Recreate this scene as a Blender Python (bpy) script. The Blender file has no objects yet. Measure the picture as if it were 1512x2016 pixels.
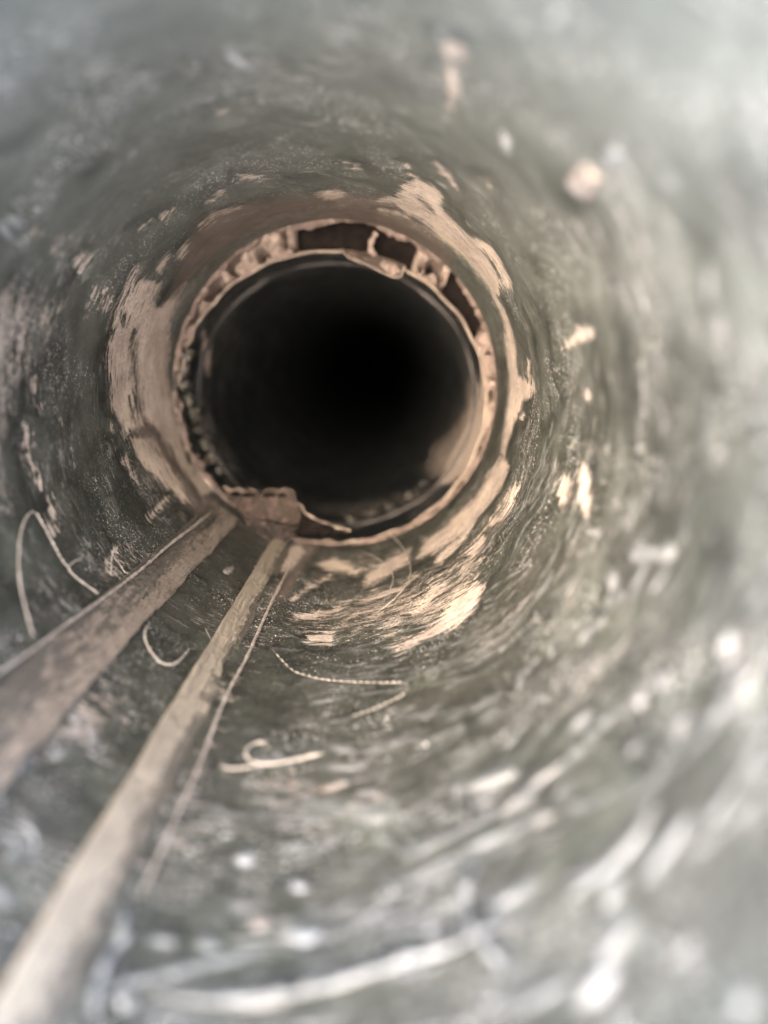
import bpy, bmesh, math, random
import numpy as np
from mathutils import Vector, noise as mn
random.seed(7); rng = np.random.default_rng(7)
R = 0.05                      # inner radius of the near pipe in metres; all shapes below are in units of R
F = 1456.0 / 2016.0 * 36.0    # lens in mm
sc = bpy.context.scene

# ---------------------------------------------------------------- camera, sky, sun, exposure
PITCH = math.atan2(308, 1456)
CAM = np.array([0.30, 0.0, 0.22])
cam = bpy.data.cameras.new('camera'); camo = bpy.data.objects.new('camera', cam)
sc.collection.objects.link(camo); sc.camera = camo
# the pipe runs steeply down into the ground: everything is modelled along +Y and tipped by TILT about X
TILT = math.radians(-78)
from mathutils import Matrix
RT = Matrix.Rotation(TILT, 3, 'X')
camo.location = RT @ (Vector(CAM) * R)
camo.rotation_euler = (math.pi / 2 - PITCH + TILT, 0, 0)
cam.lens = F; cam.sensor_width = 36; cam.sensor_fit = 'AUTO'
cam.clip_start = 0.001; cam.clip_end = 50
cam.dof.use_dof = True; cam.dof.focus_distance = 3.35 * R; cam.dof.aperture_fstop = 6.6

w = bpy.data.worlds.new('World'); sc.world = w; w.use_nodes = True
nt = w.node_tree; bg = nt.nodes['Background']
sky = nt.nodes.new('ShaderNodeTexSky'); sky.sky_type = 'NISHITA'; sky.sun_disc = False
SUN_EL, SUN_AZ = 77, 235      # degrees; veiled sun high behind the camera, shining almost straight down the pipe
sky.sun_elevation = math.radians(SUN_EL); sky.sun_rotation = math.radians(SUN_AZ)
sky.air_density = 1.0; sky.dust_density = 3.0; sky.ozone_density = 1.0
nt.links.new(sky.outputs[0], bg.inputs[0]); bg.inputs[1].default_value = 0.15
sl = bpy.data.lights.new('sun', 'SUN'); so = bpy.data.objects.new('sun', sl); sc.collection.objects.link(so)
sl.energy = 0.6; sl.angle = math.radians(60); sl.color = (1, .88, .70)
d = Vector((math.sin(math.radians(SUN_AZ)) * math.cos(math.radians(SUN_EL)),
            math.cos(math.radians(SUN_AZ)) * math.cos(math.radians(SUN_EL)), math.sin(math.radians(SUN_EL))))
so.rotation_euler = d.to_track_quat('Z', 'Y').to_euler()
sc.view_settings.view_transform = 'Standard'; sc.view_settings.look = 'None'
sc.view_settings.exposure = 5.68; sc.view_settings.gamma = 1
sc.cycles.max_bounces = 6; sc.cycles.diffuse_bounces = 5; sc.cycles.glossy_bounces = 2

# ---------------------------------------------------------------- pixel of the photograph -> point on a real surface
FW = np.array([0, math.cos(PITCH), -math.sin(PITCH)]); UP = np.array([0, math.sin(PITCH), math.cos(PITCH)])
def ray(px, py):
    return FW + np.array([1, 0, 0]) * (px - 756) / 1456 + UP * (1008 - py) / 1456
P1 = (0, 0, 1, 1)                              # near pipe: centre x, z and radii
P2 = (-.03, -.075, .975, .915)                   # far pipe
def at(px, py, cyl=P1):
    cx, cz, rx, rz = cyl; d = ray(px, py)
    o = np.array([(CAM[0] - cx) / rx, (CAM[2] - cz) / rz]); e = np.array([d[0] / rx, d[2] / rz])
    a = e @ e; b = 2 * o @ e; c = o @ o - 1
    t = (-b + math.sqrt(b * b - 4 * a * c)) / (2 * a)
    return CAM + t * d
def at_y(px, py, y):
    d = ray(px, py); return CAM + d * (y / d[1])
def depth(p): return float((p - CAM) @ FW)
def pxsize(p): return depth(p) / 1456.0

# ---------------------------------------------------------------- materials
class NT:
    def __init__(s, name):
        s.m = bpy.data.materials.new(name); s.m.use_nodes = True; s.t = s.m.node_tree
        s.b = s.t.nodes['Principled BSDF']; s.oc = s.t.nodes.new('ShaderNodeTexCoord').outputs['Object']
    def n(s, k, **kw):
        o = s.t.nodes.new(k)
        for a, v in kw.items(): setattr(o, a, v)
        return o
    def put(s, sock, v):
        if isinstance(v, bpy.types.NodeSocket): s.t.links.new(v, sock)
        elif isinstance(v, tuple) and sock.type == 'RGBA' and len(v) == 3: sock.default_value = (*v, 1)
        else: sock.default_value = v
    def mapc(s, sx, sy, sz, off=0):
        o = s.n('ShaderNodeMapping'); s.put(o.inputs[0], s.oc)
        o.inputs['Scale'].default_value = (sx / R, sy / R, sz / R); o.inputs['Location'].default_value = (off, off * 1.7, off * .6)
        return o.outputs[0]
    def noise(s, sx, sy=None, sz=None, det=4, rough=.6, off=0, dist=0):
        o = s.n('ShaderNodeTexNoise'); s.put(o.inputs['Vector'], s.mapc(sx, sy or sx, sz or sx, off))
        o.inputs['Scale'].default_value = 1; o.inputs['Detail'].default_value = det
        o.inputs['Roughness'].default_value = rough; o.inputs['Distortion'].default_value = dist
        return o.outputs[0]
    def math(s, op, a, b=0.0, clamp=False):
        o = s.n('ShaderNodeMath', operation=op, use_clamp=clamp); s.put(o.inputs[0], a); s.put(o.inputs[1], b); return o.outputs[0]
    def mr(s, v, a, b, c=0.0, d=1.0, smooth=True):
        o = s.n('ShaderNodeMapRange'); o.interpolation_type = 'SMOOTHSTEP' if smooth else 'LINEAR'
        for i, x in enumerate((v, a, b, c, d)): s.put(o.inputs[i], x)
        return o.outputs[0]
    def mix(s, f, a, b):
        o = s.n('ShaderNodeMix', data_type='RGBA'); s.put(o.inputs[0], f); s.put(o.inputs[6], a); s.put(o.inputs[7], b); return o.outputs[2]
    def attr(s, name):
        return s.n('ShaderNodeAttribute', attribute_name=name).outputs['Fac']
    def bump(s, h, dist, strength=1.0, normal=None):
        o = s.n('ShaderNodeBump'); s.put(o.inputs['Height'], h); o.inputs['Distance'].default_value = dist * R
        o.inputs['Strength'].default_value = strength
        if normal is not None: s.put(o.inputs['Normal'], normal)
        s.put(s.b.inputs['Normal'], o.outputs[0]); return o.outputs[0]

def tan_colour(t, off=0):
    a = t.mix(t.mr(t.noise(5, det=5, off=off), .35, .65), (.34, .268, .200), (.23, .178, .132))
    a = t.mix(t.mr(t.noise(22, 30, 22, det=4, rough=.75, off=off + 3), .46, .72), a, (.17, .12, .09))
    a = t.mix(t.mr(t.noise(70, 90, 70, det=3, rough=.8, off=off + 5), .50, .66, 0, .75), a, (.15, .11, .085))
    a = t.mix(t.mr(t.noise(60, 60, 60, det=3, rough=.7, off=off + 15), .58, .70, 0, .6), a, (.55, .46, .37))
    return t.mix(t.mr(t.noise(2.2, off=off + 9), .5, .7, 0, .6), a, (.38, .30, .20))

def pipe_material(name, far=False):
    t = NT(name)
    big = t.noise(1.6, 2.2, 1.6, det=3, off=2); mot = t.noise(7, 9, 7, det=6, rough=.65, off=5)
    streak = t.noise(7, 16, 7, det=5, rough=.66, off=1); fine = t.noise(75, 120, 75, det=3, rough=.7)
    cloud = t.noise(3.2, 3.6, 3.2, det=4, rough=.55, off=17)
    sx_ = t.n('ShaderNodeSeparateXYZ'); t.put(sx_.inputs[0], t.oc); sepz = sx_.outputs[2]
    k = t.math('ADD', t.math('MULTIPLY', mot, .6), t.math('MULTIPLY', streak, .4))
    dark = t.mix(t.mr(k, .36, .66), (.0080, .0079, .0055), (.0275, .0270, .0188))
    dark = t.mix(t.mr(big, .45, .68, 0, .5), dark, (.034, .030, .022))
    dark = t.mix(t.mr(t.noise(2.6, det=3, off=31), .56, .72, 0, .5), dark, (.050, .050, .034))
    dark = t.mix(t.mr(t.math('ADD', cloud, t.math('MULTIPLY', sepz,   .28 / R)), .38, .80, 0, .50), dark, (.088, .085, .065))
    dark = t.mix(t.mr(fine, .50, .70, 0, .6), dark, (.092, .088, .068))
    tan = tan_colour(t)
    if far: dark = t.mix(.92, dark, (.006, .007, .0065))  # far coating darkened: the depth shade of the hole is in its colour
    wr = t.attr('sd_wear'); sf = t.attr('sd_scuff'); br = t.attr('sd_brown'); st = t.attr('sd_stroke')
    rag = t.math('SUBTRACT', t.noise(9, 40, 9, det=6, rough=.72, off=8), .5)
    rag2 = t.math('SUBTRACT', t.noise(45, 80, 45, det=4, rough=.8, off=4), .5)
    # brown stained band beside the joint
    bm_ = t.mr(t.math('ADD', br, t.math('MULTIPLY', rag, .05)), -.03, .03, 0, .95)
    col = t.mix(bm_, dark, t.mix(mot, (.050, .036, .026), (.105, .080, .060)))
    # broken scuffing: speckle whose coverage grows inside the patch
    sp = t.math('ADD', t.math('MULTIPLY', t.noise(40, 110, 40, det=4, rough=.8, off=11, dist=.9), .6), t.math('MULTIPLY', t.noise(9, 20, 9, det=5, rough=.7, off=15), .4))
    cov = t.mr(sf, -.06, .14, -.17, .015, smooth=False)
    sm = t.mr(t.math('ADD', t.math('ADD', t.math('SUBTRACT', sp, .5), t.math('MULTIPLY', rag, .35)), cov), .0, .025)
    col = t.mix(t.math('MULTIPLY', sm, .72), col, tan)
    # bare tan patches with torn edges, dark streaks left in them
    ws = t.math('ADD', wr, t.math('ADD', t.math('MULTIPLY', rag, .15), t.math('MULTIPLY', rag2, .06)))
    wm = t.mr(ws, -.003, .004)
    left = t.mr(t.noise(7, 60, 7, det=4, rough=.7, off=21), .585, .625, 0, .92)
    wm = t.math('MULTIPLY', wm, t.math('SUBTRACT', 1.0, t.math('MULTIPLY', left, t.mr(wr, .17, .0, .15, 1)), clamp=True))
    col = t.mix(wm, col, tan)
    stm = t.mr(t.math('ADD', st, t.math('ADD', t.math('MULTIPLY', rag, .03), t.math('MULTIPLY', rag2, .02))), -.006, .010)
    stn = t.mr(t.noise(12, 30, 12, det=4, off=2), .3, .6, .45, 1)
    stm = t.math('MULTIPLY', stm, stn)
    col = t.mix(t.math('MULTIPLY', stm, .6), col, (.165, .155, .135))
    # flecks
    fl = t.mr(t.noise(95, 130, 95, det=2, rough=.5, off=41), .645, .67)
    fl = t.math('MULTIPLY', fl, t.mr(t.noise(2.5, off=44), .45, .6))
    col = t.mix(t.math('MULTIPLY', fl, .9), col, (.55, .50, .42))
    scr = t.mr(t.noise(10, 150, 10, det=3, rough=.5, off=51, dist=.3), .62, .65)
    scr = t.math('MULTIPLY', scr, t.mr(t.noise(3, off=54), .5, .62))
    col = t.mix(t.math('MULTIPLY', scr, .6), col, (.38, .33, .27))
    t.put(t.b.inputs['Base Color'], col)
    t.put(t.b.inputs['Roughness'], t.mr(mot, .3, .7, .48, .68))
    t.b.inputs['Specular IOR Level'].default_value = .12
    h = t.math('ADD', t.math('MULTIPLY', k, .5), t.math('MULTIPLY', fine, .12))
    h = t.math('ADD', h, t.math('MULTIPLY', t.math('MAXIMUM', wm, t.math('MULTIPLY', sm, .6)), .28))
    h = t.math('ADD', h, t.math('MULTIPLY', cloud, .2))
    t.bump(h, .026, .65)
    return t.m

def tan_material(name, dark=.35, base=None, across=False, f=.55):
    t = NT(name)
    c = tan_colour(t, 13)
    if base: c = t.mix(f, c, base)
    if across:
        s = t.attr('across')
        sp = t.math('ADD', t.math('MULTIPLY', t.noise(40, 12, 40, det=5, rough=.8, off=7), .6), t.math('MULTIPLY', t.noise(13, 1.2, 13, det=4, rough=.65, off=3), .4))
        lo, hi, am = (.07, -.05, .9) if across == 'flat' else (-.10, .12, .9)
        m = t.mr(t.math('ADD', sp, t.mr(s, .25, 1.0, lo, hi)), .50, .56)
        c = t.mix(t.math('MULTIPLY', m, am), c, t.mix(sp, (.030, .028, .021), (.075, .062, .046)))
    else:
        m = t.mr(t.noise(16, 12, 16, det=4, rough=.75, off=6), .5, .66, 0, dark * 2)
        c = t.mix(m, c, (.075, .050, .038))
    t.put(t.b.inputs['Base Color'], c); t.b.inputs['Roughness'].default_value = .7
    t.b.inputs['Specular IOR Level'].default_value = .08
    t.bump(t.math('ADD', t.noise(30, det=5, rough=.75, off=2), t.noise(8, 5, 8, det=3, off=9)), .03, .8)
    return t.m

def plain(name, c1, c2, rough=.65, sc_=14):
    t = NT(name)
    t.put(t.b.inputs['Base Color'], t.mix(t.mr(t.noise(sc_, det=4, rough=.7), .35, .65), c1, c2)); t.b.inputs['Roughness'].default_value = rough
    t.b.inputs['Specular IOR Level'].default_value = .03 if name == 'cavity_black' else .15
    t.bump(t.noise(sc_ * 2.5, det=4, rough=.7, off=3), .02, .7)
    return t.m

M_near = pipe_material('near_pipe_coating'); M_far = pipe_material('far_pipe_shaded_coating', True)
M_tan = tan_material('dried_tan_deposit'); M_ribA = tan_material('scuffed_flat_rib', across='flat', f=.8, base=(.100, .079, .057))
M_ribB = tan_material('worn_raised_rib', across=True, f=.8, base=(.158, .131, .090))
M_lip = tan_material('rusty_lip', .45, (.085, .055, .042), f=.8); M_mortar = tan_material('crumbly_deposit', .5, (.12, .082, .062), f=.7)
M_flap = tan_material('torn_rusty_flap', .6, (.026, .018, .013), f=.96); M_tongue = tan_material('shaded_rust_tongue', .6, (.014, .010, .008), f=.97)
M_edge = plain('pale_torn_edge', (.15, .115, .082), (.08, .057, .042))
M_thread = plain('pale_fibre', (.13, .108, .085), (.21, .18, .142), .6, 30); M_faint = plain('thick_grey_fibre', (.055, .054, .048), (.095, .093, .083), .7, 12)
M_cord = plain('dusty_cord', (.16, .13, .10), (.27, .225, .18), .7, 25)
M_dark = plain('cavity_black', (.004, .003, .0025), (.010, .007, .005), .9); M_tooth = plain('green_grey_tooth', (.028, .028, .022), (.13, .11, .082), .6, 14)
M_crumb = plain('pale_crumb', (.09, .072, .055), (.14, .118, .095), .7, 20); M_white = plain('whitish_crumb', (.09, .088, .076), (.14, .136, .12), .6, 20)
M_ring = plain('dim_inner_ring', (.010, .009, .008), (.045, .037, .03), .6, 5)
M_out = plain('outside_of_pipe', (.05, .05, .045), (.09, .085, .075), .7)

# ---------------------------------------------------------------- object helpers
def mesh_obj(name, verts, faces, mat, parent=None, origin=(0, 0, 0), smooth=True, attrs=None, fast=False):
    v = (np.asarray(verts, float) - np.asarray(origin)) * R
    me = bpy.data.meshes.new(name)
    if fast:                                                    # quads as an (n,4) array
        f = np.asarray(faces, np.int32); me.vertices.add(len(v)); me.vertices.foreach_set('co', v.astype(np.float32).ravel())
        me.loops.add(f.size); me.loops.foreach_set('vertex_index', f.ravel())
        me.polygons.add(len(f)); me.polygons.foreach_set('loop_start', np.arange(0, f.size, 4, dtype=np.int32))
        me.update(calc_edges=True)
    else: me.from_pydata([tuple(x) for x in v], [], [tuple(int(i) for i in f) for f in faces]); me.update()
    if attrs:
        for k, a in attrs.items():
            at_ = me.attributes.new(k, 'FLOAT', 'POINT'); at_.data.foreach_set('value', np.asarray(a, np.float32).ravel())
    if smooth: me.polygons.foreach_set('use_smooth', [True] * len(me.polygons))
    me.materials.append(mat)
    o = bpy.data.objects.new(name, me); sc.collection.objects.link(o)
    if parent: o.parent = parent
    else: o.location = RT @ (Vector(origin) * R); o.rotation_euler = (TILT, 0, 0)
    return o
def tag(o, label=None, cat=None, group=None, kind=None):
    for k, v in (('label', label), ('category', cat), ('group', group), ('kind', kind)):
        if v: o[k] = v
    return o
def empty(name, loc, label, cat, group=None):
    o = bpy.data.objects.new(name, None); sc.collection.objects.link(o); o.location = RT @ (Vector(loc) * R); o.rotation_euler = (TILT, 0, 0); o.empty_display_size = .01
    return tag(o, label, cat, group)
def grid_faces(nu, nv, wrap=False):
    """rows nv, columns nu; index = row*nu+col"""
    c = np.arange(nu if wrap else nu - 1); r = np.arange(nv - 1); C_, R_ = np.meshgrid(c, r)
    a = R_ * nu + C_; b = R_ * nu + (C_ + 1) % nu
    return np.stack([a, b, b + nu, a + nu], -1).reshape(-1, 4)
def fbm(p, s, o=4): return mn.fractal(Vector(p) * s, .6, 2.0, o)

# ---------------------------------------------------------------- marks on the wall: outlines mapped onto the cylinder
SEAM = math.radians(130)
def densify(pts, step=22, closed=True):
    out = []; n = len(pts)
    for i in range(n if closed else n - 1):
        a = np.array(pts[i], float); b = np.array(pts[(i + 1) % n], float); k = max(1, int(np.hypot(*(b - a)) / step))
        for j in range(k): out.append(a + (b - a) * j / k)
    if not closed: out.append(np.array(pts[-1], float))
    return out
def spline(pts, per=8):
    p = [np.array(q, float) for q in pts]; p = [2 * p[0] - p[1]] + p + [2 * p[-1] - p[-2]]; out = []
    for i in range(1, len(p) - 2):
        for j in range(per):
            t = j / per; a, b, c, d_ = p[i - 1:i + 3]
            out.append(.5 * (2 * b + (c - a) * t + (2 * a - 5 * b + 4 * c - d_) * t * t + (3 * b - a - 3 * c + d_) * t ** 3))
    out.append(p[-2]); return out
def stroke_poly(pts, wid):
    s = spline(pts, 5) if len(pts) > 2 else densify(pts, 12, False)
    s = np.array(s); t = np.gradient(s, axis=0); t /= np.linalg.norm(t, axis=1)[:, None] + 1e-9
    nrm = np.stack([-t[:, 1], t[:, 0]], 1); n = len(s)
    k = np.linspace(0, 1, n); prof = .5 * wid * (.55 + .45 * np.sin(np.pi * k)) 
    L = s + nrm * prof[:, None]; Rr = s - nrm * prof[:, None]
    e0 = s[0] - t[0] * wid * .35; e1 = s[-1] + t[-1] * wid * .35
    return [*L, e1, *Rr[::-1], e0]
def surf_uv(px, py, cyl):
    p = at(px, py, cyl); cx, cz, rx, rz = cyl
    return ((math.atan2((p[2] - cz) / rz, (p[0] - cx) / rx) - SEAM) % (2 * math.pi), math.log(max(p[1], .05)))
def paint(field, us, vs, polys, cyl=P1):
    """signed distance (radians, positive inside) to each outline, kept as the maximum over all"""
    for poly in polys:
        q = np.array([surf_uv(x, y, cyl) for x, y in poly]); q[:, 0] = np.unwrap(q[:, 0])
        for sh in (-2 * math.pi, 0, 2 * math.pi): paint_one(field, us, vs, q + (sh, 0))
def paint_one(field, us, vs, q):
    if 1:
        u0, v0 = q.min(0) - .14; u1, v1 = q.max(0) + .14
        if u1 < us[0] or u0 > us[-1]: return
        ci = np.where((us >= u0) & (us <= u1))[0]; ri = np.where((vs >= v0) & (vs <= v1))[0]
        if not len(ci) or not len(ri): return
        U_, V_ = np.meshgrid(us[ci], vs[ri]); X = np.stack([U_.ravel(), V_.ravel()], 1)
        best = np.full(len(X), 9.0); inside = np.zeros(len(X), bool)
        for i in range(len(q)):
            a = q[i]; b = q[(i + 1) % len(q)]; e = b - a; L = e @ e + 1e-12
            t = np.clip(((X - a) @ e) / L, 0, 1); dd = X - a - t[:, None] * e; best = np.minimum(best, (dd ** 2).sum(1))
            cr = (a[1] > X[:, 1]) != (b[1] > X[:, 1])
            xi = e[0] * (X[:, 1] - a[1]) / (e[1] if abs(e[1]) > 1e-12 else 1e-12) + a[0]
            inside ^= cr & (X[:, 0] < xi)
        sd = np.sqrt(best) * np.where(inside, 1, -1); sd = sd.reshape(U_.shape)
        ix = np.ix_(ri, ci); field[ix] = np.maximum(field[ix], np.clip(sd, -.14, .14))

wear = [densify(p) for p in [
 [(272,550),(300,556),(313,562),(308,605),(322,607),(345,585),(368,560),(352,600),(338,640),(332,700),(335,760),(350,830),(380,890),(420,965),(400,972),(350,905),(312,845),(292,822),(272,850),(250,845),(232,810),(222,770),(220,700),(228,640),(250,585)],
 [(262,862),(300,862),(330,915),(350,962),(330,960),(296,925),(270,900)],
 [(330,500),(318,512),(307,533),(318,542),(326,530)],[(371,478),(354,495),(349,512),(360,508)],
 [(150,505),(170,502),(166,525),(158,536),(148,522)],
 [(622,384),(645,376),(665,377),(682,388),(660,394),(640,391)],
 [(782,385),(790,368),(815,362),(850,374),(868,397),(858,412),(888,440),(910,460),(940,475),(965,492),(988,525),(1003,556),(999,574),(984,560),(976,585),(990,620),(1005,660),(1013,700),(1020,740),(1048,757),(1046,780),(1028,790),(1024,812),(1012,835),(1000,868),(992,900),(984,890),(995,830),(1001,780),(998,720),(990,660),(976,610),(958,570),(928,530),(893,495),(873,480),(848,455),(818,435),(790,420),(772,405)],
 [(985,900),(1000,915),(985,955),(950,1000),(905,1050),(860,1080),(820,1095),(835,1062),(880,1030),(925,980),(960,930)],
 [(720,1128),(760,1098),(805,1078),(800,1100),(765,1125),(735,1145),(715,1150)],
 [(625,1105),(660,1096),(695,1110),(700,1122),(650,1120)],
 [(540,1078),(590,1070),(600,1085),(575,1120),(545,1120)],
 [(575,1212),(640,1196),(690,1180),(660,1200),(610,1216)],[(600,1245),(655,1240),(650,1266),(605,1262)],
 [(866,1205),(895,1170),(935,1142),(948,1150),(925,1195),(890,1228),(860,1240),(820,1262),(780,1282),(770,1275),(830,1240)],
 [(915,1085),(945,1050),(950,1055),(925,1092)],[(975,1000),(1012,955),(1022,962),(1000,990)],
 [(1095,965),(1105,935),(1118,950),(1112,985),(1100,1000)],[(1128,925),(1142,910),(1152,935),(1155,985),(1150,1015),(1138,990)],
 [(870,80),(915,82),(912,105),(880,108)],[(872,125),(895,130),(898,170),(888,215),(878,210),(884,165)],
 [(1125,660),(1160,645),(1166,652),(1140,675),(1112,685)],
]]
wear += [stroke_poly(p, w_) for p, w_ in [
 ([(272,528),(248,575),(236,610),(229,650)],9),([(215,585),(212,610)],8),([(395,447),(430,427),(470,408)],7),([(470,350),(513,352)],4),
 ([(748,400),(775,401),(797,420)],10),([(855,330),(875,350),(893,372)],7),([(870,350),(890,365)],6),([(975,505),(990,535),(1002,565)],5),
 ([(1040,710),(1038,735),(1046,760)],4),([(1042,740),(1052,770)],4),([(700,1180),(770,1160),(820,1130)],10),([(810,1205),(850,1170),(900,1135)],8),
 ([(575,1180),(600,1160),(650,1130)],5),([(1020,960),(985,1010),(950,1040)],8),
 ([(860,1100),(900,1060),(935,1010)],14),([(1145,650),(1160,660)],18),
 ([(340,940),(360,985)],14),([(300,1015),(330,980)],7),([(235,1075),(215,1110),(222,1130)],6)]]
dark_cuts = [stroke_poly(p, w_) for p, w_ in [([(948,498),(968,525),(985,553)],7),([(268,655),(272,720),(276,790),(280,835)],7),([(262,780),(268,825)],5),([(244,615),(250,640)],10),([(360,865),(385,930)],6),([(820,400),(850,425)],3),([(905,1000),(940,960),(965,910)],12),([(850,1040),(905,990)],8)]]
scuff = [densify(p) for p in [
 [(195,760),(235,800),(290,920),(345,975),(360,1010),(300,1000),(240,960),(215,880)],
 [(60,820),(110,760),(150,800),(175,900),(130,960),(95,930)],
 [(-300,500),(60,520),(140,560),(165,640),(80,780),(60,900),(70,1060),(-300,1080)],
 [(-40,410),(60,400),(140,440),(160,480),(140,530),(90,500),(-40,470)],
 [(205,1065),(260,1030),(330,1080),(300,1140),(200,1190),(150,1200),(120,1180)],
 [(330,1000),(400,970),(440,1000),(400,1020)],
 [(390,1240),(440,1150),(470,1130),(480,1120),(440,1230),(410,1270)],
 [(590,1175),(700,1150),(830,1110),(870,1080),(960,1000),(1040,930),(1030,1000),(960,1130),(930,1230),(860,1260),(780,1290),(700,1275),(610,1280),(545,1260),(560,1200)],
 [(600,1090),(740,1075),(800,1060),(840,1100),(800,1140),(700,1160),(600,1150)],
 [(560,1340),(600,1360),(640,1420),(650,1470),(600,1450),(575,1400)],
 [(760,345),(860,350),(960,470),(1010,540),(1030,600),(1000,590),(900,440),(860,400)],
 [(1025,700),(1060,700),(1065,790),(1040,800)],
 [(1070,940),(1110,920),(1160,930),(1175,1010),(1120,1030)],
 [(1130,1020),(1190,1010),(1200,1060),(1140,1090)],
 [(90,1290),(230,1290),(280,1380),(240,1480),(60,1560),(-40,1580)],
 [(470,1500),(700,1490),(820,1560),(700,1640),(480,1600),(400,1560)],
 [(530,1120),(585,1110),(540,1240),(480,1400),(440,1520),(390,1700),(330,1800),(250,1800),(350,1500),(420,1340),(490,1210)],
]]
brown = [densify(p) for p in [
 [(385,452),(430,418),(500,398),(600,384),(700,385),(760,398),(800,425),(850,462),(890,505),(880,530),(840,500),(790,466),(720,442),(640,434),(560,436),(490,458),(430,495),(380,540),(350,580),(340,600),(330,600),(345,560)],
 [(590,1040),(640,1060),(600,1110),(560,1180),(530,1190),(560,1120)],
 [(250,830),(300,815),(400,960),(440,1010),(390,1020),(340,960)],
]]
S = []
def zs(lst):                                                     # strokes read off the enlarged lower right quarter
    for pts, w_ in lst: S.append(stroke_poly([(700 + x * .537, 1100 + y * .537) for x, y in pts], w_ * .537))
zs([([(940,50),(930,110)],34),([(925,125),(915,170)],26),([(970,110),(950,150)],18),([(905,205),(880,255)],32),([(865,240),(825,305)],26),([(720,325),(715,355)],34),([(785,360),(770,395)],26),
 ([(608,440),(598,470)],32),([(750,450),(735,480)],34),([(665,515),(650,540)],26),([(455,580),(515,542)],16),([(470,602),(505,578)],18),([(215,692),(300,655),(405,612)],14),
 ([(300,692),(350,665),(400,630)],12),([(335,745),(380,712),(430,700),(512,655)],14),([(578,655),(560,685)],36),([(365,755),(378,775)],28),([(420,850),(500,820),(590,785)],54),([(430,905),(540,860)],26),
 ([(30,880),(90,870),(150,900)],16),([(0,910),(80,905)],12),([(20,950),(90,945),(150,920)],24),([(860,560),(830,600),(800,635)],34),([(930,575),(905,615)],34),([(885,630),(850,665)],28),([(835,690),(795,735)],28),
 ([(770,755),(700,805),(620,900),(545,955)],26),([(690,800),(655,850),(560,925)],34),([(1055,490),(1030,540)],44),([(985,520),(960,550)],24),([(1145,420),(1120,480)],34),([(1035,670),(1005,715)],34),
 ([(1200,590),(1170,650)],46),([(1180,650),(1110,780),(1010,900)],16),([(420,1065),(480,1040),(570,1000)],42),([(190,1100),(290,1060),(400,1000),(500,945)],26),([(120,1225),(250,1155),(330,1115),(420,1065)],26),
 ([(1095,910),(1050,1000),(1000,1060),(900,1170),(800,1255)],46),([(1225,950),(1170,1040),(1060,1190)],50),([(680,1190),(600,1240),(510,1300)],40),
 ([(980,1170),(950,1220),(935,1280)],54),([(1020,1340),(960,1430),(920,1500)],64),([(960,1520),(900,1580),(840,1650)],70),([(560,1700),(670,1640),(800,1560)],36),
 ([(310,1330),(260,1370)],40),([(660,195),(678,240)],18),([(1360,270),(1330,330)],50),([(1420,430),(1400,530)],70),([(1470,760),(1480,800)],60),([(1440,1600),(1400,1660)],80),
 ([(60,1100),(40,1120)],30),([(150,1060),(180,1090)],22),([(0,1010),(100,960),(290,900)],14)])
dq = np.array(spline([(650,1378),(690,1366),(730,1356),(790,1343),(840,1322),(880,1305),(915,1286),(950,1262),(1003,1226)], 10))
S += [stroke_poly([dq[i], dq[i + 1]], 4 + i * .05) for i in range(0, len(dq) - 2, 4)]
S += [stroke_poly([dq[i] + (0, 12), dq[i + 1] + (0, 12)], 5) for i in range(30, len(dq) - 22, 5)]
S += [stroke_poly(p, w_) for p, w_ in [
 ([(500,1498),(540,1498),(600,1495)],8),([(540,1345),(560,1352)],5),([(655,1480),(690,1478)],14),([(722,1482),(762,1474)],12),([(650,1514),(690,1517),(722,1510)],14),([(585,1545),(620,1547)],9),
 ([(500,1575),(560,1588),(640,1600),(700,1602)],9),([(600,1585),(680,1590),(760,1583)],7),([(690,1615),(740,1612),(780,1598)],12),([(650,1600),(700,1600),(775,1590)],8),([(480,1548),(520,1546)],8),
 ([(470,1690),(500,1692)],16),([(545,1610),(560,1612)],12),([(520,1710),(640,1670),(700,1650)],7),([(560,1845),(640,1850)],16),
 ([(235,1935),(310,1925),(420,1900),(510,1872)],20),([(235,1965),(265,1975)],26),([(555,1835),(620,1845),(750,1815)],11),([(300,1850),(345,1858)],22),([(385,1860),(430,1870)],26),([(245,1800),(240,1860)],22),
 ([(0,1530),(40,1510),(60,1490)],26),([(20,1690),(40,1660)],20),([(0,1740),(10,1780)],24),([(0,1640),(50,1650),(70,1690)],14),([(1150,1040),(1180,1050)],18),([(1250,1075),(1300,1090),(1310,1070)],30),([(1235,1085),(1265,1100)],24),
 ([(1262,720),(1268,760),(1270,830)],7),([(990,260),(1005,300)],26),([(865,55),(880,75)],20),([(1225,1020),(1232,1040)],14),([(1310,350),(1325,365)],20),
 ([(700,1340),(790,1330)],3),([(115,85),(145,78)],12),([(296,172),(310,174)],10),([(450,120),(490,140)],16),([(180,1440),(190,1465)],20),([(100,1490),(130,1475)],22),([(20,430),(50,445)],26),([(5,440),(25,470)],22),
 ([(65,1420),(90,1400)],14),([(140,1400),(160,1420)],12),([(740,1650),(770,1660)],14),([(1300,1700),(1290,1740)],20)]]

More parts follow.
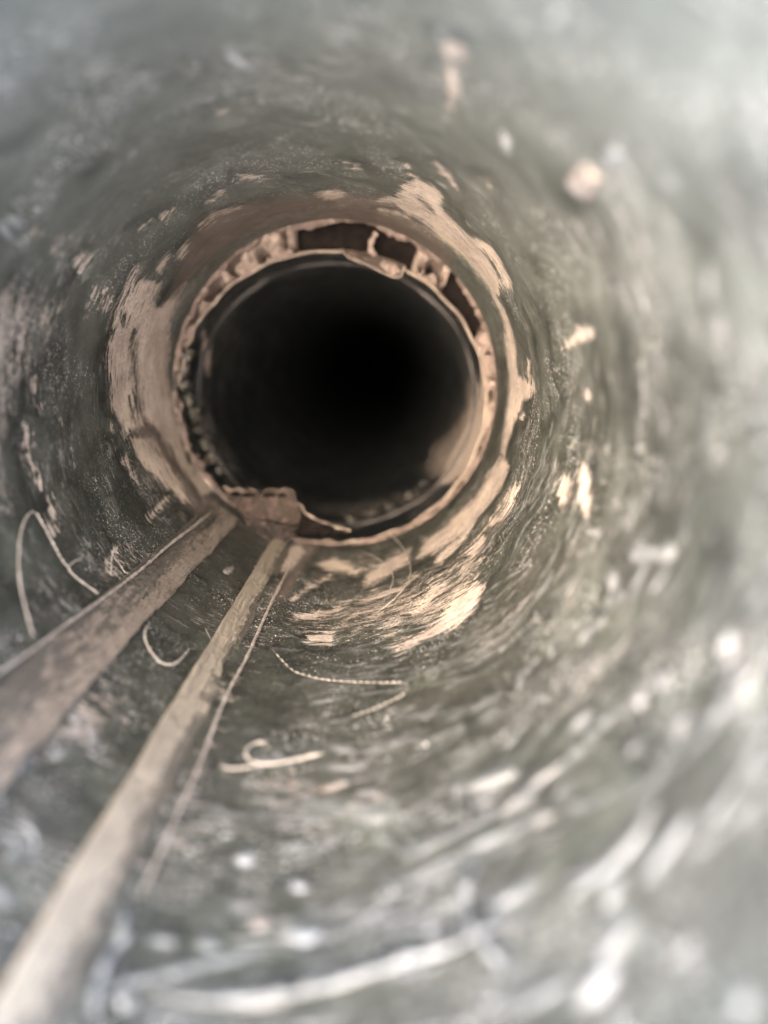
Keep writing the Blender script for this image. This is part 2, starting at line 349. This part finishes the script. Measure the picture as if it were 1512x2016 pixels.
NU = 1300
U0 = np.linspace(0, 2 * math.pi, NU, endpoint=False); V0 = np.linspace(math.log(.72), math.log(4.8), 470)
fields = {k: np.full((len(V0), NU), -.14) for k in ('sd_wear', 'sd_scuff', 'sd_brown', 'sd_stroke')}
paint(fields['sd_wear'], U0, V0, wear)
cut = np.full_like(fields['sd_wear'], -.14); paint(cut, U0, V0, dark_cuts); fields['sd_wear'] = np.minimum(fields['sd_wear'], -cut)
paint(fields['sd_scuff'], U0, V0, scuff); paint(fields['sd_brown'], U0, V0, brown); paint(fields['sd_stroke'], U0, V0, S)
def arc_marks(field, n, d0, d1, y0, y1, wmin, wmax, lmin, lmax):
    """scattered scrape marks running round the wall, some in trails of dashes"""
    for i in range(n):
        a = math.radians(random.uniform(d0, d1)); v = math.log(random.uniform(y0, y1)); sl = random.uniform(-.35, .15); m = random.choice((1, 1, 2, 4, 6))
        for j in range(m):
            L = random.uniform(lmin, lmax) / (1 + .4 * (m > 1)); w2 = random.uniform(wmin, wmax) / 2
            u = (a - SEAM) % (2 * math.pi); t_ = np.array([1, sl]) / math.hypot(1, sl); nn = np.array([-t_[1], t_[0]]); c = np.array([u, v])
            q = np.array([c - t_ * L / 2, c - t_ * L * .3 + nn * w2, c + t_ * L * .3 + nn * w2 * .8, c + t_ * L / 2, c + t_ * L * .3 - nn * w2 * .8, c - t_ * L * .3 - nn * w2])
            paint_one(field, U0, V0, q); a += L * 1.5 * t_[0]; v += L * 1.5 * sl + random.uniform(-.005, .005)
arc_marks(fields['sd_stroke'], 34, -98, -5, .95, 2.6, .006, .016, .05, .20)
arc_marks(fields['sd_stroke'], 24, -100, -30, 2.2, 3.9, .003, .007, .03, .10)
arc_marks(fields['sd_stroke'], 110, -98, -8, 1.05, 3.5, .0045, .0075, .06, .24)
arc_marks(fields['sd_stroke'], 40, 160, 235, 1.8, 3.8, .0045, .006, .02, .07)
arc_marks(fields['sd_wear'], 22, 40, 215, 2.6, 4.2, .006, .016, .01, .05)
arc_marks(fields['sd_stroke'], 22, 20, 170, 1.6, 4.0, .005, .012, .01, .06)

# ---------------------------------------------------------------- near pipe
MOUTH = 0.58
def y_end(th): return 4.60 - .10 * (np.sin(th) - 1) * .5 * 1.0 + .012 * np.sin(3 * th + 1) + .006 * np.sin(11 * th)
near = empty('pipe_section', (0, MOUTH, 0), 'dark green-grey coated pipe section in front, scratched and worn to tan', 'pipe')
th = U0 + SEAM
rows_y = np.concatenate([np.linspace(MOUTH, .71, 24), np.exp(V0)])
k0 = 24
YY = np.repeat(rows_y[:, None], NU, 1); lim = y_end(th)[None, :]
s_ = np.exp(V0)[:, None]; fr = (np.log(s_) - V0[0]) / (V0[-1] - V0[0])
YY[k0:] = np.minimum(s_, lim + (fr - 1) * .002)                 # last rows gather at the slightly uneven end
TH = np.repeat(th[None, :], len(rows_y), 0)
dz = .006 * np.sin(3 * TH + 1.3 * YY) + .004 * np.sin(7 * TH - 2.1 * YY + 1) + .0025 * np.sin(17 * TH + 3 * np.sin(2.2 * YY)) + .002 * np.sin(31 * TH + 5 * YY)
RR = 1 + dz * np.clip((4.6 - YY) / .5, 0, 1)
wpad = lambda f: np.concatenate([np.full((k0, NU), -.14), f])
RR += .010 * np.clip(wpad(fields['sd_wear']) / .05, -1, 0) + .010                      # coating stands proud of the worn metal
RR -= .012 * np.clip(wpad(fields['sd_stroke']) / .02, 0, 1)                            # splashes stand on the wall
V = np.stack([RR * np.cos(TH), YY, RR * np.sin(TH)], -1).reshape(-1, 3)
f = grid_faces(NU, len(rows_y), True)[:, ::-1]
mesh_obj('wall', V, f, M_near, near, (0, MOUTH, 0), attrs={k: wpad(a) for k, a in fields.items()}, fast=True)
def lathe(name, prof, mat, parent=None, origin=(0, 0, 0), n=220, amp=0.0, cyl=P1, smooth=True, attrs=None):
    cx, cz, rx, rz = cyl; v = []
    for (r, y) in prof:
        if y < -4: (cx, cz, rx, rz), y = P2, -y
        for i in range(n):
            a = 2 * math.pi * i / n; dy = y_end(a) - 4.6 if y > 2 and cyl is P1 else 0
            g = 1 + (amp * fbm((math.cos(a), y, math.sin(a)), 6) if amp else 0)
            v.append((cx + rx * r * g * math.cos(a), y + dy, cz + rz * r * g * math.sin(a)))
    return mesh_obj(name, v, grid_faces(n, len(prof), True), mat, parent, origin, smooth)
lathe('outer_wall', [(1.0, MOUTH), (1.09, MOUTH), (1.09, 4.3), (1.09, 4.58)], M_out, near, (0, MOUTH, 0))
lathe('lip', [(1.006, 4.585), (.992, 4.60), (.984, 4.615), (.988, 4.63), (1.03, 4.64), (1.09, 4.62), (1.095, 4.58)], M_lip, near, (0, MOUTH, 0), n=900, amp=.032)

def strip(name, th0, th1, y0, y1, hfun, mat, parent, nu=34, nv=420, wob=.004):
    v = []; ac = []; a0, a1 = math.radians(th0), math.radians(th1)
    ys = np.exp(np.linspace(math.log(y0), math.log(y1), nv))
    for y in ys:
        for i in range(nu):
            s = i / (nu - 1); w0 = wob * fbm((y, 0, 5), 3); w1 = wob * 4 * fbm((y, 9, 5), 2.5)
            a = (a0 + w0) * (1 - s) + (a1 + w1) * s
            h = hfun(s, y) + (.006 * fbm((6 * s, y * 1.5, 2), 2.2) if 0 < s < 1 else 0)
            if i in (0, nu - 1): h = -.03
            r = 1 - h + .004; v.append((r * math.cos(a), y, r * math.sin(a))); ac.append(s)
    return mesh_obj(name, v, grid_faces(nu, nv)[:, ::-1], mat, parent, (0, MOUTH, 0), attrs={'across': ac})
def hB(s, y): return .040 * (min(1, s / .10) ** .5) * (1 - s) ** 1.1 * (1 - .5 * max(0, y - 4.0)) + .004
def hA(s, y): return .010 + .014 * max(0, (s - .25) / .75) ** 1.5
rb = strip('rib', -112.6, -103.0, -1.15, 4.55, lambda s, y: hB(s, y), M_ribB, near) if False else None
def ribs():
    a = strip('rib', -139.2, -127.6, .55, 4.5, hA, M_ribA, near); a['label'] = 'wide flat scuffed rib'
    b = strip('rib', -114.0, -106.6, .55, 4.52, hB, M_ribB, near); b['label'] = 'narrow raised rib with pale crest'
ribs()

# ---------------------------------------------------------------- joint: collar, crumbly filling
col_ = lathe('joint_collar', [(1.10, 4.50), (1.12, 4.60), (1.12, 4.95), (1.035, -5.0)], M_dark, None, (0, 4.5, 0), n=160)
tag(col_, 'dark reddish recess in the joint, seen through the gap above the black hole', 'collar')

Y2 = 4.76
def rim_r(a):
    """uneven edge of the far pipe; a is the angle"""
    d_ = math.degrees(a) % 360; k = 0.0
    if 130 < d_ < 300: k = 1 - abs(d_ - 215) / 85
    return 1 + .038 * k * (.6 * math.sin(17 * a) + .5 * math.sin(41 * a + 1) + .4 * math.sin(29 * a + 2)) + .004 * math.sin(23 * a)
far = empty('pipe_section', (P2[0], Y2, P2[1]), 'second pipe section beyond the gap, thin corroded rim around the black interior', 'pipe')
NU2 = 520; U2 = np.linspace(0, 2 * math.pi, NU2, endpoint=False); ysf = np.concatenate([np.exp(np.linspace(math.log(Y2), math.log(8), 150)), np.linspace(8.4, 60, 60)])
f2 = {k: np.full((len(ysf), NU2), -.14) for k in fields}
paint(f2['sd_wear'], U2, np.log(ysf), [densify(p) for p in [
 [(965,700),(974,740),(974,810),(957,868),(928,912),(890,948),(868,950),(880,915),(905,870),(935,820),(948,760)],
 [(400,650),(412,680),(408,740),(398,720)]]] + [stroke_poly([(868,565),(915,620),(945,680)], 16)], P2)
paint(f2['sd_scuff'], U2, np.log(ysf), [densify([(968,690),(976,760),(970,830),(950,880),(905,940),(850,980),(825,940),(840,880),(875,840),(905,790),(915,740),(940,715)])], P2)
paint(f2['sd_scuff'], U2, np.log(ysf), [densify([(380,640),(420,640),(425,800),(460,900),(420,900),(385,800)]), densify([(560,1000),(860,960),(850,1000),(700,1030),(600,1025)])], P2)
th2 = U2 + SEAM; rr = np.array([rim_r(a) for a in th2])
T2 = np.repeat(th2[None], len(ysf), 0); Y_ = np.repeat(ysf[:, None], NU2, 1)
Rr = 1 + (rr[None] - 1) * np.exp(-(Y_ - Y2) / .05)
Rr += .010 * np.exp(-((Y_ - 5.05) / .06) ** 2) * (.5 + .5 * np.sin(23 * T2)) - .014 * (1 / (1 + np.exp(-(Y_ - 5.35) / .03))) + .010 * np.exp(-((Y_ - 5.30) / .04) ** 2)
Y_ = Y_ + .012 * np.sin(19 * T2) * np.exp(-(Y_ - Y2) / .03)
V = np.stack([P2[0] + P2[2] * Rr * np.cos(T2), Y_, P2[1] + P2[3] * Rr * np.sin(T2)], -1).reshape(-1, 3)
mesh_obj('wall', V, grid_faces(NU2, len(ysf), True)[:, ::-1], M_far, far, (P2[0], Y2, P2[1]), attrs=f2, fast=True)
v = []; n = 520
for k, (dr, dy) in enumerate([(.0, .010), (-.006, -.004), (.002, -.014), (.014, -.006), (.020, .02), (.03, .5)]):
    for i in range(n):
        a = SEAM + 2 * math.pi * i / n; g = rim_r(a) + dr
        v.append((P2[0] + P2[2] * g * math.cos(a), Y2 + dy + .012 * math.sin(19 * a), P2[1] + P2[3] * g * math.sin(a)))
mesh_obj('rim', v, grid_faces(n, 6, True), M_edge, far, (P2[0], Y2, P2[1]))
v = []
for k, (dr, dy) in enumerate([(.0, .0), (-.012, .006), (-.020, .02), (-.018, .05), (.0, .07)]):
    for i in range(n):
        a = SEAM + 2 * math.pi * i / n; g = .996 + dr * (1 + .35 * math.sin(9 * a) + .3 * fbm((math.cos(a), math.sin(a), 4), 7))
        v.append((P2[0] + P2[2] * g * math.cos(a), 5.20 + dy, P2[1] + P2[3] * g * math.sin(a)))
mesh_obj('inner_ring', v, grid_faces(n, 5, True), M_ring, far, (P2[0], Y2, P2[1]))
lathe('light_stop_cap', [(.96, 60), (.5, 60.01), (.001, 60.0)], M_dark, far, (P2[0], Y2, P2[1]), n=40, cyl=P2)  # unseen cap, added to keep sky light out of the far end

def lump(name, p, size, mat, parent=None, origin=None, seed=0, axes=None, sub=3, rough=.35):
    """irregular lump; axes = three vectors scaled to the half sizes"""
    bm = bmesh.new(); bmesh.ops.create_icosphere(bm, subdivisions=sub, radius=1)
    ax = axes if axes is not None else np.eye(3) * size
    vs = []
    for q in bm.verts:
        g = 1 + rough * fbm((q.co.x + seed * 3.1, q.co.y, q.co.z), 1.3); c = np.array(q.co) * g
        vs.append(np.asarray(p) + c[0] * ax[0] + c[1] * ax[1] + c[2] * ax[2])
    fs = [[q.index for q in f_.verts] for f_ in bm.faces]; bm.free()
    return mesh_obj(name, vs, fs, mat, parent, origin if origin is not None else p)
# ring of cogged lumps just inside the far rim
teeth = [(368,700),(363,728),(366,757),(374,786),(383,815),(393,845),(404,872),(418,899),(434,925),(858,880),(846,912),(690,1022),(730,1012),(768,998),(805,978),(838,950)]
for i, (x, y) in enumerate(teeth):
    p = at(x, y, P2); a = math.atan2(p[2] - P2[1], p[0] - P2[0]); er = np.array([math.cos(a), 0, math.sin(a)]); et = np.array([-math.sin(a), 0, math.cos(a)])
    lump('tooth', p, 1, M_tooth, far, (P2[0], Y2, P2[1]), i, [er * .022, et * (.040 + .010 * math.sin(i * 2.3)), np.array([0, .12, 0])], 3, .75)

def mortar(name, d0, d1, label, seed, wfun=lambda s: 1, nu=260):
    v = []; nv = 16
    for j in range(nv):
        s = j / (nv - 1)
        for i in range(nu):
            u = i / (nu - 1); a = math.radians(d0 + (d1 - d0) * u)
            r0 = 1.02; c = np.array([r0 * math.cos(a), y_end(a) + .02, r0 * math.sin(a)])
            g = rim_r(a) + .012; e = np.array([P2[0] + P2[2] * g * math.cos(a), Y2 + .005, P2[1] + P2[3] * g * math.sin(a)])
            p = c * (1 - s) + e * s; nz = fbm(p + seed, 7, 5); pit = max(0, fbm(p + seed + 7, 9, 3) - .10)
            edge = math.sin(math.pi * min(1, max(0, s)))
            p[1] -= edge * (.05 * (nz + .35) * wfun(u)) - edge * pit * .9
            if u in (0, 1): p[1] += .2
            v.append(p)
    o = mesh_obj(name, v, grid_faces(nu, nv), M_mortar, None, v[nu * 8 + nu // 2]); return tag(o, label, 'dirt')
mortar('crumbly_deposit', 103, 196, 'pitted pinkish tan crumbly deposit filling the upper left of the joint gap', 1)
mortar('crumbly_deposit', 196, 229, 'smoother orange tan deposit in the lower left of the joint gap', 4)
mortar('crumbly_deposit', 46, 60, 'short tan lump of crumbly deposit in the upper right of the joint gap', 9, nu=60)
mortar('crumbly_deposit', -58, 24, 'long smooth brown deposit lining the right side of the joint gap', 13)

# ---------------------------------------------------------------- sheets of torn rust, built with thickness
def sheet(name, pts, y, mat, label=None, cat=None, thick=.02, parent=None, slope=0.0, cyc=8, amp=.02, origin=None):
    pts = densify(pts, cyc); c = np.mean(pts, 0)
    def P(x, y_px, back):
        yy = y + slope * (c[1] - y_px) / 40
        p = at_y(x, y_px, yy + amp * fbm((x * .02, y_px * .02, 1), 1)); p[1] += back * thick; return p
    bm = bmesh.new(); vs = [bm.verts.new(P(*q, 0)) for q in pts]; f_ = bm.faces.new(vs)
    bmesh.ops.triangulate(bm, faces=[f_]); bmesh.ops.subdivide_edges(bm, edges=bm.edges[:], cuts=2, use_grid_fill=True)
    for q in bm.verts: q.co.y += .035 * fbm(q.co, 14, 4) 
    r = bmesh.ops.extrude_face_region(bm, geom=bm.faces[:]); 
    for e in r['geom']:
        if isinstance(e, bmesh.types.BMVert): e.co.y += thick
    bmesh.ops.recalc_face_normals(bm, faces=bm.faces[:]); bm.verts.index_update()
    V_ = [tuple(q.co) for q in bm.verts]; F_ = [[q.index for q in g.verts] for g in bm.faces]; bm.free()
    o = mesh_obj(name, V_, F_, mat, parent, origin if origin is not None else np.mean(V_, 0), smooth=False)
    return tag(o, label, cat) if label else o
def tube(name, P, rad, mat, parent=None, origin=None, sides=7):
    P = np.array(P); n = len(P); rad = np.broadcast_to(rad, n); v = []
    T = np.gradient(P, axis=0); T /= np.linalg.norm(T, axis=1)[:, None] + 1e-12
    ref = np.array([.3, .2, .93])
    for i in range(n):
        a = np.cross(T[i], ref); a /= np.linalg.norm(a) + 1e-9; b = np.cross(T[i], a)
        for k in range(sides):
            w_ = 2 * math.pi * k / sides; v.append(P[i] + rad[i] * (a * math.cos(w_) + b * math.sin(w_)))
    fs = [list(x) for x in grid_faces(sides, n, True)] + [list(range(sides)), list(range((n - 1) * sides, n * sides))]
    return mesh_obj(name, v, fs, mat, parent, origin if origin is not None else P[n // 2])
jag = [(440,958),(455,966),(468,962),(480,968),(493,962),(505,968),(513,975),(524,966),(540,964),(550,969),(562,962),(574,964),(579,978),(582,990),(594,996),(600,1010),(612,1016),(628,1026),(645,1030),(662,1038),(690,1044)]
fo = at_y(540, 1010, 4.62)
fl = empty('rust_flap', fo, 'torn brown rust flap with jagged pale edge at the lower left of the hole', 'rust flap')
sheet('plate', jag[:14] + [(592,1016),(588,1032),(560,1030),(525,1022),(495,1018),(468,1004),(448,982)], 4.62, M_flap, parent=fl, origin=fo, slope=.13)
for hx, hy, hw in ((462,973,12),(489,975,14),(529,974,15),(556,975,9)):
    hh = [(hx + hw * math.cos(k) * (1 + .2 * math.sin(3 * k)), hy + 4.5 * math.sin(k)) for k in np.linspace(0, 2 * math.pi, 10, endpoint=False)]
    sheet('hollow_shade', hh, 4.62 + .13 * (1004 - hy) / 40 - .055, M_dark, parent=fl, origin=fo, cyc=5, amp=0, thick=.01)  # black sheet standing in for shade in a hollow under the edge
sheet('hollow_shade', [(578,985),(592,1000),(602,1015),(628,1028),(662,1040),(690,1047),(660,1052),(600,1052),(574,1050)], 4.70, M_dark, parent=fl, origin=fo)  # black sheet painting the hole's shadow right of the plate
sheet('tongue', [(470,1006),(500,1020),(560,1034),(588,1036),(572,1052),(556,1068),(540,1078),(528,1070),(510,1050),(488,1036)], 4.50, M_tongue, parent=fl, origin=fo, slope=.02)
E_ = [at_y(x, y, 4.60 + .13 * (1004 - y) / 40) for x, y in densify(jag, 3, False)]
tube('torn_edge_rim_light', E_, [.007 + .003 * math.sin(i * .7) + .002 * math.sin(i * .23) for i in range(len(E_))], M_edge, fl, fo)  # lighter tan tube puts the rim light along the jagged edge
hf = at_y(740, 515, 4.70)
hg = empty('hanging_flake', hf, 'thin curled tan flake hanging from the rim at the upper right of the hole', 'flake')
hp = [(672,490),(690,496),(720,494),(748,503),(775,513),(800,522),(790,541),(778,546),(762,540),(735,527),(700,512),(680,503)]
sheet('film', hp, 4.70, M_flap, parent=hg, origin=hf, thick=.008)
E_ = [at_y(x, y, 4.69) for x, y in spline([(672,490),(684,505),(705,514),(735,527),(762,541),(780,546),(791,540),(797,524)], 6)]
tube('curled_edge', E_, .006, M_edge, hg, hf)
p = at_y(768, 527, 4.69); lump('crumb', p, 1, M_mortar, hg, hf, 5, [np.array([.055, 0, -.02]), np.array([0, .03, 0]), np.array([.0, 0, .032])])
p = at_y(735, 480, 4.68)
st_ = tube('bridging_stub', [at_y(x, y, 4.66) for x, y in spline([(741,458),(735,468),(729,482),(731,494),(738,502)], 5)], [.016 + .004 * math.sin(i) for i in range(21)], M_mortar)
tag(st_, 'short crooked tan stub bridging the dark gap above the hanging flake', 'stub')

# ---------------------------------------------------------------- threads, cords and loose crumbs on the wall
TH_G = 'twisted pale threads stuck to the pipe wall'
def thread(pts, wid, label, bead=.3, blen=7, mat=None, lift=1.0, name='thread', group=TH_G, cat='thread', per=14, low=0):
    q = densify(spline(pts, per), 3, False); P = []; rad = []; s = 0; wide = wid > 15; wid *= .62 if not wide else .66; q = [a_ + (0, (4 * fbm((i_ * .02, wid, 3), 1) if wide else 0)) for i_, a_ in enumerate(q)]; mat = mat or (M_faint if wide else None)
    for i, (x, y) in enumerate(q):
        p = at(x, y); a = math.atan2(p[2], p[0]); ps = pxsize(p); r = .5 * wid * ps
        if i: s += np.hypot(*(q[i] - q[i - 1]))
        er = np.array([math.cos(a), 0, math.sin(a)])
        k = math.sin(2 * math.pi * s / blen); r *= (1 + bead * k) * (1 + (.6 if wide else .25) * fbm((s * (.02 if wide else .05), wid, len(pts)), 1)); r = max(r, .0004)
        P.append(p - er * (r * lift + .013 - (low * .006 if k < -.2 else 0))); rad.append(r)
    e = len(rad) // 4 if wide else min(8, len(rad) // 3)
    for j in range(e): rad[j] *= (j + .4) / e; rad[-1 - j] *= (j + .4) / e
    o = tube(name, P, np.array(rad), mat or M_thread); return tag(o, label, cat, group)
thread([(60,1262),(52,1238),(42,1200),(31,1150),(29,1090),(37,1035),(58,1010),(76,1035),(95,1070),(114,1105),(130,1125)], 6, 'tall looped thread at the far left of the wall', .45, 13)
thread([(153,1106),(142,1108),(133,1115),(129,1126),(145,1143),(168,1160),(190,1176)], 6, 'short hooked thread touching the cord along the flat rib', .3, 9)
thread([(214,1140),(213,1115),(216,1092),(220,1083)], 5, 'tiny upright thread left of the flat rib', .5, 8)
thread([(216,1094),(228,1112),(240,1130),(252,1134)], 3, 'hair-thin thread curling onto the upper edge of the flat rib', .2, 8)
thread([(292,1232),(281,1248),(282,1268),(292,1288),(308,1308),(328,1316),(346,1310),(360,1296),(372,1282)], 7, 'U-shaped thread hanging between the two ribs', .25, 10)
thread([(535,1285),(552,1304),(575,1326),(600,1336),(640,1345),(700,1350),(750,1351),(790,1351),(806,1357),(800,1372),(780,1384),(750,1398),(715,1412),(690,1420)], 3.2, 'dotted hairpin thread right of the narrow cord', .75, 13)
thread([(432,1518),(452,1523),(480,1521),(512,1516)], 8, 'short pale thread left of the hook-shaped thread', .15, 12)
thread([(528,1473),(508,1471),(492,1478),(483,1492),(490,1506),(508,1513),(535,1514),(570,1508),(605,1500),(642,1493)], 10, 'thick hook-shaped thread on the bottom wall', .15, 14)
thread([(760,1050),(785,1070),(805,1100),(811,1135),(800,1160),(775,1188),(740,1215)], 4, 'fine curved thread below the lower right of the hole', .2, 8)
thread([(700,1085),(735,1100),(764,1118),(776,1140),(770,1165),(755,1190)], 3, 'finest thread, curving just left of its parallel twin', .2, 8)
thread([(415,1270),(400,1240)], 3, 'stub of fine thread beside the raised rib', .2, 8)
thread([(250,1972),(330,1984),(430,1989),(540,1978),(660,1955),(760,1926),(870,1888),(960,1852),(1040,1825),(1085,1815)], 26, 'long thick blurred thread sweeping along the bottom foreground', .1, 60)
thread([(962,1700),(935,1745),(926,1800),(945,1850),(985,1900),(1040,1955)], 24, 'curved blurred thread crossing the long foreground thread', .1, 50)
thread([(180,2040),(190,1960),(205,1915),(232,1875),(255,1850)], 30, 'blurred whitish thread rising at the lower left foreground', .1, 60)
thread([(0,1640),(40,1640),(62,1665),(66,1710)], 18, 'blurred hooked thread at the lower left edge', .1, 40)
thread([(320,1000),(360,1040)], 0.1, 'x', .1, 9) if False else None
CG = 'thin cords running along the pipe'
thread([(-60,1372),(0,1325),(60,1284),(120,1238),(200,1181),(270,1128),(330,1076),(375,1042),(414,1010)], 9, 'pale beaded cord along the upper edge of the wide flat rib', .3, 9, M_cord, name='cord', group=CG, cat='cord')
thread([(578,1105),(560,1140),(530,1200),(505,1255),(480,1310),(455,1355),(432,1405),(415,1450),(385,1530),(345,1620),(300,1720),(270,1785)], 9, 'thin straight cord right of the raised rib, with tiny nodes', .12, 30, M_cord, name='cord', group=CG, cat='cord')
thread([(590,1030),(583,1050),(560,1075),(545,1100)], 5, 'short end of cord leaving the rust flap above the raised rib', .1, 30, M_cord, name='cord', group=CG, cat='cord')

def crumb(x, y, wpx, hpx, label, mat, seed, ang=0, flat=.35):
    p = at(x, y); a = math.atan2(p[2], p[0]); er = -np.array([math.cos(a), 0, math.sin(a)])
    q = at(x + wpx / 2 * math.cos(math.radians(ang)), y + wpx / 2 * math.sin(math.radians(ang))) - p
    q2 = at(x - hpx / 2 * math.sin(math.radians(ang)), y + hpx / 2 * math.cos(math.radians(ang))) - p
    h = flat * min(np.linalg.norm(q), np.linalg.norm(q2))
    tag(lump('crumb', p, 1, mat, None, p, seed, [q, q2, er * h], 3, .45), label, 'crumb', 'loose crumbs stuck to the wall')
crumb(1209, 300, 34, 34, 'round whitish crumb on the upper right wall', M_white, 1)
crumb(1146, 357, 74, 60, 'largest tan crumb, on the upper right wall left of the round whitish one', M_crumb, 2, 10, .25)
crumb(1156, 776, 14, 30, 'small bright crumb on the right wall level with the hole', M_crumb, 3)
crumb(1030, 818, 14, 18, 'tiny tan crumb beside the lower tip of the right worn strip', M_crumb, 4, 0, .7)
crumb(483, 1692, 50, 26, 'oblong whitish crumb right of the narrow cord in the foreground', M_white, 5)
crumb(586, 1746, 42, 30, 'round blurred whitish crumb in the middle foreground', M_white, 6)
crumb(598, 1843, 60, 28, 'oblong blurred whitish crumb below the round foreground one', M_white, 7, -8)
crumb(516, 1820, 46, 36, 'blurred crumb at the end of a streak in the bottom foreground', M_crumb, 8)
crumb(450, 1126, 28, 18, 'tan crumb lying between the two ribs near the joint', M_crumb, 10, -15)
crumb(512, 351, 8, 6, 'tiny white crumb above the top of the hole', M_white, 11)
